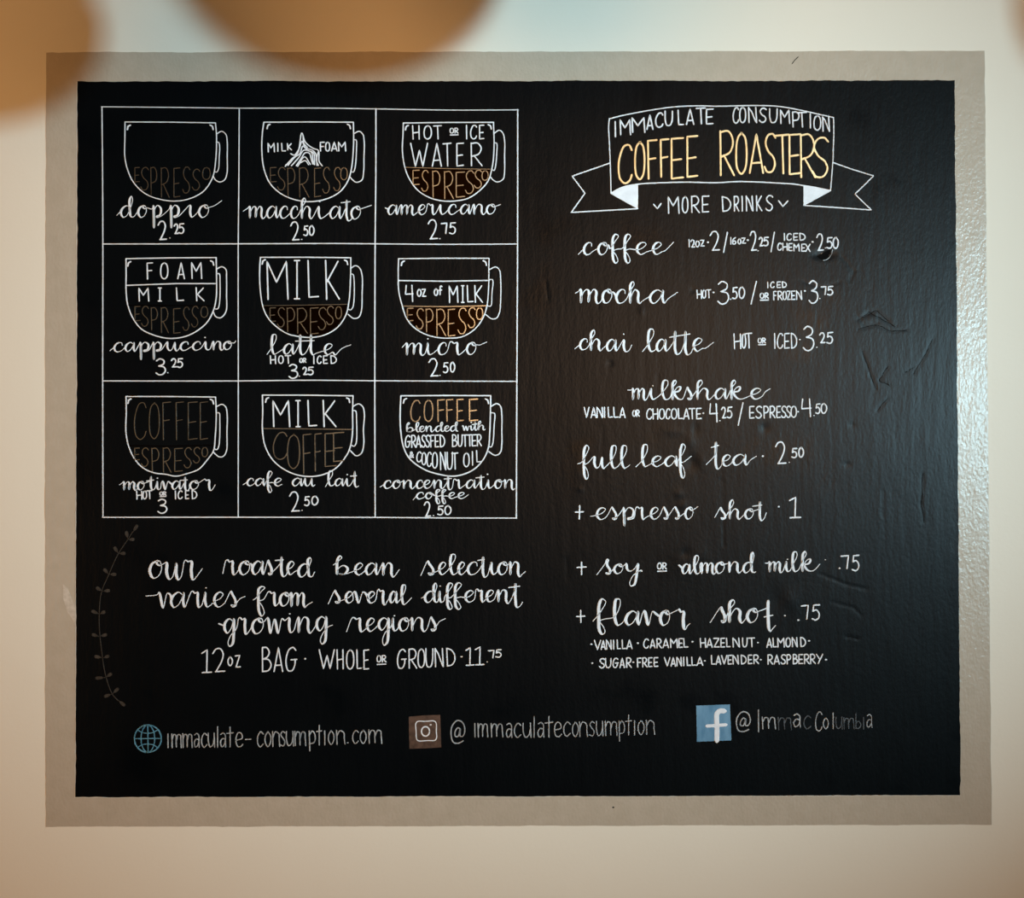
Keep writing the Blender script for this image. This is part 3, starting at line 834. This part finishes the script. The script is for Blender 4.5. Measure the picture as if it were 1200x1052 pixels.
# ------------------------------------------------------------------ banner
s = Strokes()
top = X('C1', [(340, 188), (430, 165), (600, 132), (750, 108), (850, 98), (1000, 92), (1137, 95)]) + X('C2', [(200, 91), (300, 90), (450, 96), (620, 125), (740, 152), (860, 178)])
s.curve(top, 1.8)
s.curve(X('C1', [(340, 188), (335, 250), (342, 400), (346, 500), (350, 620), (352, 738)]), 1.8)
s.curve(X('C2', [(860, 178), (862, 300), (858, 420), (855, 500), (846, 620), (838, 718)]), 1.8)
s.curve(X('C1', [(352, 738), (400, 710), (450, 690), (560, 670), (750, 660), (900, 656), (1137, 660)]) +
        X('C2', [(120, 653), (200, 652), (300, 655), (450, 663), (560, 670), (640, 682), (740, 698), (838, 718)]), 2.0)
s.line(X('C1', [(345, 515), (65, 612), (160, 738), (58, 880), (300, 866), (552, 852), (352, 738)]), 1.9)
s.line(X('C2', [(858, 512), (1000, 562), (1156, 610), (1018, 745), (1140, 862), (900, 845), (638, 828), (838, 718)]), 1.9)
ban = s.build('banner', 'white', None, 'white ribbon banner outline around the shop title')
for fr, p, side in (('C1', [(356, 736), (400, 712), (450, 692), (510, 678), (553, 672), (552, 855), (450, 796)], 'left'),
                    ('C2', [(638, 684), (740, 700), (836, 719), (740, 770), (638, 826)], 'right')):
    t = Strokes(0.0029)
    t.poly(X(fr, p), 0.0003)
    t.build('ribbon_fold', 'white', ban, f'solid white {side} fold of the ribbon')
write('C1', 'white_lettering', 'white', ban, None, [('c', 'I374_394:210_320 M420_497:195_305 M508_602:180_288 A618_662:160_265 C682_735:145_250 U752_808:132_238 L848_888:125_235 A910_964:115_230 T982_1048:108_225 E1055_1105:116_226', (0, 1), (0, 1), 2.3),
      ('c', 'C1255_1295:105_220 O1304_1347:102_216 N1369_1429:105_216 S1449_1499:110_214 U1525_1582:115_216 M1605_1672:122_222 P1692_1742:138_248 T1726_1797:140_248 I1820_1830:150_256 O1852_1902:165_272 N1917_1967:175_280', (0, 1), (0, 1), 2.2)])
s = Strokes()
put(s, 'C1', [('c', 'C408_506:380_665 O530_600:360_635 F622_690:345_630 F716_778:338_618 E795_885:330_630 E912_990:315_618', (0, 1), (0, 1), 3.0)])
put(s, 'C2', [('c', 'R18_125:280_605 O140_218:292_595 A240_340:302_588 S350_430:300_585 T432_530:305_590 E530_612:302_598 R612_725:305_620 S705_820:328_622', (0, 1), (0, 1), 3.0)])
s.build('gold_lettering', 'title', ban, 'large gold title letters in the banner')
write('C1', 'check_mark', 'white', None, None, [('l', [(668, 822), (695, 852), (722, 815)], 2.2),
    ('|', 'heading', 'first word of the capitals heading under the banner'), ('c', 'M775_855 O880_920 R945_1005 E1025_1075', (766, 888), (758, 876), 2.1),
    ('|', 'heading', 'second word of the capitals heading under the banner'), ('F', 'C2'), ('c', 'D38_100 R125_160 I178_192 N215_264 K290_330 S360_410', (764, 872), (755, 866), 2.1),
    ('|', 'check_mark', None), ('F', 'C2'), ('l', [(455, 795), (485, 835), (522, 795)], 2.2)])

# ------------------------------------------------------------------ more drinks
name_of('D1', 'coffee in the right column', 'c150_215 o258_325 f335_420 f425_510 e540_618 e660_730', (155, 245), (152, 242), 60, desc=64,
        entry=(110, 243), tail=[(750, 215), (815, 152)], thick=3.8, w=1.3)
write('D2', 'size_note', 'white', None, 'twelve ounce size right of the word coffee', [
    ('c', '|38_48:128_178 255_82:130_180 o88_116:135_178 z122_150:130_172', (0, 1), (0, 1), 1.9), ('d', 175, 145, 1.5), ('|', 'price', 'price of a twelve ounce coffee'), ('c', '2192_256:70_205', (0, 1), (0, 1), 2.2),
    ('|', 'slash', None),
    ('l', [(312, 75), (285, 215)], 2.0), ('|', 'size_note', 'sixteen ounce size in the coffee row'), ('c', '|330_342:112_158 6346_374:112_158 o385_408:120_158 z412_440:115_152', (0, 1), (0, 1), 1.9), ('d', 455, 130, 1.5), ('|', 'price', 'price of a sixteen ounce coffee'),
    ('c', '2472_516:70_205 2535_560:112_172 5566_598:110_170', (0, 1), (0, 1), 2.2), ('d', 527, 205, 0.9), ('|', 'slash', None), ('l', [(642, 75), (618, 212)], 2.0), ('|', 'serving_note', 'two small stacked lines of capitals in the coffee row'),
    ('c', 'I708_716 C730_760 E776_805 D820_858', (85, 132), (82, 130), 1.9), ('c', 'C665_690 H700_732 E742_766 M778_816 E832_856 X862_892', (150, 200), (160, 210), 1.9), ('d', 910, 142, 1.5), ('|', 'price', 'last price of the coffee row'),
    ('c', '2940_985:88_205 51010_1046:112_188 01055_1090:110_188', (0, 1), (0, 1), 2.2), ('d', 1000, 185, 0.9)])
name_of('D1', 'mocha', 'm112_265 o290_358 c390_462 h485_570 a640_745', (498, 600), (505, 606), 58, entry=(88, 530), tail=[(775, 570), (845, 522)], thick=3.8, w=1.3)
write('D2', 'serving_note', 'white', None, 'hot serving right of the word mocha', [
    ('c', 'H98_130 O138_160 T165_195', (482, 540), (478, 534), 1.9), ('d', 215, 497, 1.5), ('|', 'price', 'price of a hot mocha'), ('c', '3245_320:420_578 5348_380:462_542 0395_432:458_538', (0, 1), (0, 1), 2.2), ('d', 335, 545, 1.0),
    ('|', 'slash', None), ('l', [(515, 420), (478, 578)], 2.0), ('|', 'serving_note', 'small stacked capitals in the mocha row'), ('c', 'I590_600 C615_640 E660_685 D697_726', (425, 465), (422, 462), 1.9), ('o', 542, 600, 502, 552, 1.9),
    ('c', 'F635_656 R666_696 O702_726 Z732_754 E762_786 N797_834', (490, 550), (486, 546), 1.9), ('d', 856, 487, 1.4), ('|', 'price', 'price of a cold mocha'), ('c', '3885_946:415_572 7970_1006:456_512 51015_1052:455_515', (0, 1), (0, 1), 2.2), ('d', 960, 540, 0.9)])
s = Strokes()
script(s, 'D1', 'c122_182 h195_280 a322_392 i432_490', (865, 945), (872, 965), 66, entry=(86, 940), tail=[(506, 912)], dots=[(446, 832)], w=1.3, thick=3.7)
script(s, 'D1', 'l612_680 a690_760 t795_865:20 t872_942:24 e960_1030', (872, 960), (860, 958), 78, entry=(586, 960), tail=[(1050, 935), (1110, 892)],
       crosses=[[(785, 855), (935, 830)]], w=1.3, thick=3.8)
s.build('drink_name', 'white', None, 'brush script words chai latte')
write('D2', 'serving_note', 'white', None, 'serving choice right of the words chai latte', [
    ('c', 'H358_405 O416_440 T440_482', (790, 892), (782, 886), 2.0), ('o', 528, 580, 818, 865, 1.9), ('c', 'I636_652 C662_700 E712_746 D760_798', (786, 890), (784, 888), 2.0), ('d', 820, 828, 1.1), ('|', 'price', 'price of a chai latte'),
    ('c', '3845_918:735_905 2960_996:782_852 51010_1050:778_855', (0, 1), (0, 1), 2.2), ('d', 940, 882, 0.9)])
name_of('E1', 'milkshake', 'm440_535 i555_605 l628_690 k700_770 s790_838 h860_950 a985_1055 k1082_1158 e1215_1285', (138, 212), (138, 208), 52, entry=(418, 150),
        tail=[(1310, 160), (1340, 142)], dots=[(580, 122)], thick=3.6, w=1.3)
write('E1', 'flavor_option', 'white', None, 'capitals for the first milkshake flavours', [
    ('c', 'V135_166 A180_212 N218_256 I262_272 L290_318 L326_356 A366_400', (262, 328), (262, 328), 2.0), ('o', 450, 492, 280, 320, 1.9, False),
    ('c', 'C540_572 H580_612 O622_655 C665_690 O700_735 L745_772 A780_814 T815_852 E862_892', (272, 338), (268, 336), 2.0), ('d', 907, 300, 1.3),
    ('|', 'price', 'first price below the word milkshake'), ('F', 'E2'), ('c', '462_112:240_356 2140_166:262_332 5176_206:260_330', (0, 1), (0, 1), 2.1), ('d', 128, 348, 0.9),
    ('|', 'slash', None), ('F', 'E2'), ('l', [(278, 232), (247, 378)], 2.0),
    ('|', 'flavor_option', 'capitals for the espresso milkshake'), ('F', 'E2'), ('c', 'E320_350 S362_398 P412_442 R452_486 E496_520 S528_556 S560_586 O590_624', (256, 332), (254, 326), 2.0), ('d', 635, 290, 1.2),
    ('|', 'price', 'second price below the word milkshake'), ('F', 'E2'), ('c', '4658_718:208_322 5750_776:240_302 0785_820:236_300', (0, 1), (0, 1), 2.1), ('d', 738, 315, 0.9)])
s = Strokes()
script(s, 'E1', 'f110_175 u195_268 l298_352 l365_420', (580, 658), (580, 655), 72, desc=70, entry=(92, 628), tail=[(430, 635)], w=1.3, thick=3.8)
script(s, 'E1', 'l500_555 e575_638 a660_738 f735_800', (578, 645), (575, 645), 76, desc=76, entry=(470, 648), tail=[(830, 578)], w=1.3, thick=3.8)
script(s, 'E2', 't78_132:12 e145_200 a215_300', (572, 648), (565, 635), 98, entry=(40, 632), tail=[(325, 605), (365, 578)], crosses=[[(72, 522), (120, 508)]], w=1.3, thick=3.8)
s.build('drink_name', 'white', None, 'brush script words full leaf tea')
write('E2', 'price', 'white', None, 'price right of the words full leaf tea', [('d', 407, 578, 1.5), ('c', '2490_556:488_630 5595_626:528_588 0640_670:522_584', (0, 1), (0, 1), 2.3), ('d', 578, 618, 0.9)])
write('E1', 'plus_sign', 'white', None, None, [('l', [(78, 941), (130, 938)], 2.2), ('l', [(106, 898), (103, 985)], 2.2)])
s = Strokes()
script(s, 'E1', 'e215_278 s300_352 p378_455 r470_535 e565_618 s638_682 s712_755 o790_840', (912, 988), (908, 985), 20, desc=44, entry=(178, 968), tail=[(872, 905)], w=1.3, thick=3.6)
script(s, 'E2', 's118_172 h185_258 o292_345 t368_412:10', (920, 985), (918, 984), 58, entry=(95, 975), tail=[(430, 945)], crosses=[[(342, 902), (400, 895)]], w=1.3, thick=3.6)
s.build('drink_name', 'white', None, 'brush script words espresso shot')
write('E2', 'price', 'white', None, 'price right of the words espresso shot', [('d', 510, 905, 1.3), ('c', '1580_650:845_977', (0, 1), (0, 1), 2.3)])
write('F1', 'plus_sign', 'white', None, None, [('l', [(100, 214), (165, 210)], 2.1), ('l', [(132, 175), (132, 265)], 2.1)])
s = Strokes()
script(s, 'F1', 'S288_350 o368_430 y452_545', (192, 262), (185, 255), 40, desc=92, entry=(242, 268), tail=[(568, 240)], w=1.3, thick=3.8)
s.build('drink_name', 'white', None, 'brush script word soy')
write('F1', 'small_or', 'white', None, 'small underlined capitals between the milk choices', [('o', 682, 746, 182, 242, 2.0)])
s = Strokes()
script(s, 'F1', 'a862_918 l938_988 m990_1095 o1104_1165', (190, 262), (172, 256), 56, entry=(838, 198), w=1.3, thick=3.8)
script(s, 'F2', 'n140_228 d252_328', (172, 248), (178, 254), 74, entry=(100, 190), tail=[(342, 245)], w=1.3, thick=3.8)
script(s, 'F2', 'm430_530 i550_595 l596_650 k672_750', (172, 248), (165, 240), 68, entry=(412, 182), tail=[(775, 225), (805, 190)], dots=[(572, 155)], w=1.3, thick=3.8)
s.build('drink_name', 'white', None, 'brush script words almond milk')
write('F2', 'price', 'white', None, 'price right of the words almond milk', [('d', 845, 158, 0.9), ('d', 948, 220, 1.4), ('c', '7958_1016:128_222 51040_1088:126_238', (0, 1), (0, 1), 2.2)])
write('F1', 'plus_sign', 'white', None, None, [('l', [(97, 570), (155, 566)], 2.1), ('l', [(125, 525), (127, 610)], 2.1)])
s = Strokes()
script(s, 'F1', 'f222_322 l355_425 a452_548 v575_660 o702_770 R828_895:16', (535, 632), (522, 632), 92, desc=66, entry=(215, 602), tail=[(918, 620)], w=1.4, thick=4.6)
script(s, 'F2', 's75_128 h140_248 o280_355 T402_468', (510, 610), (512, 614), 62, desc=100, entry=(12, 612), tail=[(485, 635)], crosses=[[(402, 572), (465, 560)]], w=1.4, thick=4.6)
s.build('drink_name', 'white', None, 'large brush script words flavor shot')
write('F2', 'price', 'white', None, 'price right of the words flavor shot', [('d', 553, 563, 1.3), ('d', 650, 595, 1.4), ('c', '7672_724:488_588 5750_802:484_594', (0, 1), (0, 1), 2.2)])
FL = [('vanilla', 'F1', [('d', 203, 770, 1.4), ('c', 'V225_270 A274_304 N312_348 I358_370 L390_414 L426_452 A460_498', (742, 808), (738, 802), 2.0), ('d', 540, 762, 1.4)]),
      ('caramel', 'F1', [('c', 'C582_616 A630_664 R676_710 A722_762 M776_826 E836_862 L872_902', (732, 798), (728, 792), 2.0), ('d', 935, 752, 1.4)]),
      ('hazelnut', 'F1', [('c', 'H992_1030 A1040_1078 Z1090_1130 E1140_1168 L1182_1208 N1228_1276 U1298_1332 T1342_1384', (728, 792), (724, 788), 2.0), ('d', 1409, 758, 1.2)]),
      ('almond', 'F2', [('c', 'A422_456 L466_492 M500_548 O560_592 N605_642 D666_702', (726, 792), (720, 786), 2.0), ('d', 728, 745, 1.4)]),
      ('sugar-free', 'F1', [('d', 210, 907, 1.3), ('c', 'S262_298 U306_346 G358_396 A410_442 R456_492', (874, 942), (868, 936), 2.0), ('d', 508, 900, 1.3),
                            ('c', 'F535_562 R573_606 E616_642 E656_684', (870, 936), (866, 930), 2.0)]),
      ('sugar-free vanilla', 'F1', [('c', 'V732_772 A780_812 N822_856 I866_878 L895_922 L930_957 A968_1010', (866, 930), (862, 922), 2.0), ('d', 1025, 890, 1.3)]),
      ('lavender', 'F2', [('c', 'L20_46 A54_88 V94_132 E140_166 N176_216 D236_272 E286_312 R326_362', (852, 916), (848, 910), 2.0), ('d', 378, 882, 1.3)]),
      ('raspberry', 'F2', [('c', 'R428_464 A475_512 S525_557 P566_594 B612_644 E652_682 R692_728 R736_772 Y780_826', (848, 914), (842, 908), 2.0), ('d', 850, 882, 1.4)])]
for fl, fr, its in FL:
    write(fr, 'flavor_name', 'white', None, f'small capitals naming {fl} below the words flavor shot', its)

# ------------------------------------------------------------------ vine
s = Strokes()
s.curve(X('V', [(290, 100), (265, 140), (215, 215), (165, 325), (130, 410), (119, 510), (120, 600), (130, 700), (150, 830), (185, 930), (215, 965)]), 1.2)
vine = s.build('vine_drawing', 'vine', None, 'faint dull gold leafy vine left of the bean note')
for x0, y0, x1, y1 in [(290, 104, 314, 66), (265, 140, 258, 98), (265, 140, 298, 138), (217, 212, 196, 178), (217, 212, 252, 210), (168, 318, 142, 290), (168, 318, 205, 318),
                       (135, 405, 104, 385), (135, 405, 172, 400), (120, 522, 80, 505), (120, 522, 148, 508), (120, 636, 82, 626), (120, 636, 157, 626), (138, 746, 95, 738),
                       (138, 746, 168, 736), (152, 846, 100, 850), (152, 846, 182, 826), (187, 930, 145, 944), (187, 930, 216, 902), (214, 962, 250, 990)]:
    s = Strokes()
    a, b = X('V', [(x0, y0), (x1, y1)])
    d = b - a
    n = Vector((-d.y, d.x)).normalized()
    s.line([a, a + d * 0.6], 0.9)
    L_ = []
    for k in range(14):
        an = 2 * math.pi * k / 14
        c0 = a + d * 0.66
        L_.append(c0 + d * 0.36 * math.cos(an) + n * (1.5 + 0.4 * math.cos(an)) * math.sin(an))
    s.add(catmull(L_ + L_[:1]), 1.1)
    s.poly(L_, -0.0002)
    s.build('leaf', 'vine', vine)

# ------------------------------------------------------------------ contacts along the bottom
s = Strokes()
el = lambda cx, cy, rx, ry, a0=0, a1=360, n=28: [(cx + rx * math.cos(math.radians(a0 + (a1 - a0) * k / n)), cy + ry * math.sin(math.radians(a0 + (a1 - a0) * k / n))) for k in range(n + 1)]
s.curve(X('G1', el(127, 168, 59, 60)), 1.9)
globe = s.build('globe_icon', 'globe', None, 'teal chalk globe icon at the bottom left')
s = Strokes()
s.curve(X('G1', el(127, 168, 30, 59)), 1.5)
s.line(X('G1', [(127, 109), (128, 227)]), 1.5)
s.line(X('G1', [(68, 168), (187, 167)]), 1.5)
s.curve(X('G1', [(82, 130), (105, 142), (128, 144), (150, 141), (172, 128)]), 1.4)
s.curve(X('G1', [(82, 206), (105, 194), (128, 192), (150, 195), (172, 208)]), 1.4)
s.build('grid_lines', 'globe', globe)
write('G1', 'contact_lettering', 'thin', None, 'thin handwritten web address beside the globe icon', [
    ('c', 'I212_219 m232_274 m280_322 a330_354 c362_388 u392_420 l428_438 a445_470 t474_502 e512_544 -555_580', (148, 208), (140, 203), 1.7),
    ('c', 'c607_635 o640_668 n674_706 s708_730 u735_766 m772_820 p835_862 t868_890 i898_908 o918_945 n955_992', (138, 205), (132, 192), 1.7), ('d', 1005, 186, 1.1),
    ('c', 'c1025_1052 o1058_1086 m1096_1154', (132, 190), (128, 188), 1.7)])
s = Strokes(0.0027)
s.poly(X('G2', [(70, 70), (136, 64), (204, 62), (206, 130), (208, 200), (140, 204), (73, 206), (71, 140)]), 0.0001)
ico = s.build('camera_icon', 'bronze', None, 'brown square camera icon at the bottom middle')
s = Strokes()
s.curve(X('G2', [(142, 89), (108, 90), (100, 98), (101, 130), (104, 166), (112, 172), (145, 171), (182, 169), (188, 160), (187, 130), (186, 96), (178, 88), (142, 89)]), 1.7)
s.curve(X('G2', el(141, 132, 17, 20)), 2.3)
s.dot(*X('G2', [(163, 104)])[0], 1.4)
s.build('camera_outline', 'white', ico, 'white camera outline with round lens')
write('G2', 'contact_lettering', 'thin', None, 'thin handwritten account name beside the camera icon', [
    ('c', '@248_310:86_182', (0, 1), (0, 1), 1.8),
    ('c', 'I346_356 m364_406 m420_470', (98, 156), (98, 156), 1.6), ('c', 'a484_510 c518_548 u556_590 l598_608', (98, 158), (96, 158), 1.7),
    ('c', 'a618_646 t650_682 e688_720 c728_758', (94, 158), (92, 152), 1.7),
    ('c', 'o765_792 n796_830 s838_860 u868_896 m905_956 p964_988 t992_1018 i1026_1034 o1044_1072 n1080_1116', (92, 155), (84, 144), 1.6)])
s = Strokes(0.0027)
s.poly(X('G3', [(118, 75), (210, 71), (300, 68), (304, 160), (308, 262), (215, 266), (122, 270), (120, 170)]), 0.0001)
ico = s.build('letter_icon', 'blue', None, 'blue square icon with a white letter f')
s = Strokes()
s.add(catmull(X('G3', [(268, 104), (245, 104), (230, 118), (228, 150), (230, 210), (229, 262)])), 8.0, None, 0.02)
s.line(X('G3', [(176, 185), (278, 178)]), 5.2, rough=0.02)
s.build('letter', 'white', ico, 'bold white letter f')
write('G3', 'contact_lettering', 'thin', None, 'thin handwritten account name beside the blue square icon, bright letters', [
    ('c', '@333_412:108_214', (0, 1), (0, 1), 2.0), ('c', 'I450_458:98_216 m474_546:136_200', (0, 1), (0, 1), 1.8), ('c', 'a642_682:120_190', (0, 1), (0, 1), 1.9),
    ('c', 'C762_796:108_212 o803_832:140_200 l848_866:140_198', (0, 1), (0, 1), 1.7), ('c', 'a1038_1068:122_192', (0, 1), (0, 1), 1.4)])
write('G3', 'contact_lettering', 'faint', None, 'rubbed faint letters within the account name beside the blue square icon', [
    ('c', 'm560_632:138_204 c698_738:130_200', (0, 1), (0, 1), 1.7), ('c', 'u872_906:136_200 m914_970:140_200 b978_1008:145_198 i1016_1026:138_200', (0, 1), (0, 1), 1.7)])

s = Strokes(0.0026, 0.0)
s.poly(X('P', [(957.5, 300.5), (963, 297), (969, 294), (973, 292.5), (972, 298), (968, 303), (963, 304.5)]), 0.0006)
s.build('hole', 'dark', panel, 'ragged dark hole in the black field')
s = Strokes(0.0027, 0.0004)
s.curve(X('P', [(964, 305.5), (969, 304), (973.5, 299), (975, 293)]), 1.0, None, rough=0.6)
s.build('pale_rim', 'thin', panel)  # pale stroke along the lower right edge of the hole
for r in RIDGES[:9] + RIDGES[11:12] + RIDGES[15:17]:
    s = Strokes(0.00255, 0.0003)
    pts = X('P', r)
    jag = [pts[0]]
    for a, b in zip(pts, pts[1:]):
        for k in (1, 2, 3):
            p = a.lerp(b, k / 3)
            jag.append(p + Vector((RND.uniform(-0.8, 0.8), RND.uniform(-0.8, 0.8))) * (k < 3))
    s.curve(jag, 0.9, None, rough=0.8)
    s.build('crack', 'dark', panel)

# ------------------------------------------------------------------ pale line where the tape was pulled off, chips, screw holes
s = Strokes(0.0022)
s.curve(X('P', [(90.6, 97), (90.2, 300), (89.6, 500), (89.3, 640), (89.2, 800), (88.5, 934)]), 1.1)
s.curve(X('P', [(89, 934), (300, 933.4), (600, 933), (900, 932), (1125, 931.3)]), 0.8)
s.build('tape_line', 'edge', None, 'pale line of bare wall along the left and lower edge of the black field')
s = Strokes(0.0013)
s.poly(X('P', [(74, 684), (80, 689), (86, 705), (90, 712), (90, 737), (86, 726), (79, 716), (75, 702)]), 0.0006)
s.build('paint_chip', 'chip', None, 'lifted chip in the taupe border at the left')
s = Strokes(0.0013)
s.curve(X('P', [(928, 75), (931, 71), (935, 67)]), 1.3)
s.build('paint_chip', 'dark', None, 'small dark nick in the taupe border at the top right')
s = Strokes(0.0013)
s.dot(718.5, 945.5, 1.4)
s.build('screw_hole', 'dark', None, 'small dark hole in the taupe border below the black field')

# ------------------------------------------------------------------ pendant lamps above the frame; daylight throws their shadows on the wall
def lathe(profile, n=40):
    vs, fs = [], []
    for r, z in profile:
        for k in range(n):
            a = 2 * math.pi * k / n
            vs.append((r * math.cos(a), r * math.sin(a), z))
    for i in range(len(profile) - 1):
        for k in range(n):
            a, b = i * n + k, i * n + (k + 1) % n
            fs.append((a, b, b + n, a + n))
    return vs, fs


def pendant(sx, sy, r_px, d, label):
    c = wall_pt(sx, sy)
    c = c + (KEY - c) * (d / -KEY.y)
    r = r_px * S * (1 - d / -KEY.y)
    e = bpy.data.objects.new('pendant_lamp', None)
    COL.objects.link(e)
    e.location = c
    e['label'], e['category'], e['group'] = label, 'lamp', 'pendant lamps over the menu board'
    prof = [(r * math.sin(math.radians(a)), -r * math.cos(math.radians(a))) for a in range(4, 172, 6)]
    v, f = lathe(prof)
    link_mesh('lamp_shade', v, f, M['shade'], e, smooth=True)
    z1 = 3.1 - c.z
    v, f = lathe([(0.0, r * 0.95), (0.03, r * 0.95), (0.03, r + 0.05), (0.005, r + 0.055), (0.005, z1 - 0.02), (0.05, z1 - 0.02), (0.05, z1), (0, z1)], 16)
    link_mesh('cord', v, f, M['cord'], e, smooth=False)


pendant(396, -66, 164, 0.80, 'round pendant lampshade above the frame, its shadow over the drinks grid')
pendant(-22, 34, 112, 0.80, 'round pendant lampshade at upper left, its soft shadow on the corner of the border')
pendant(1316, 10, 112, 0.80, 'round pendant lampshade at upper right, its shadow just off the corner of the border')
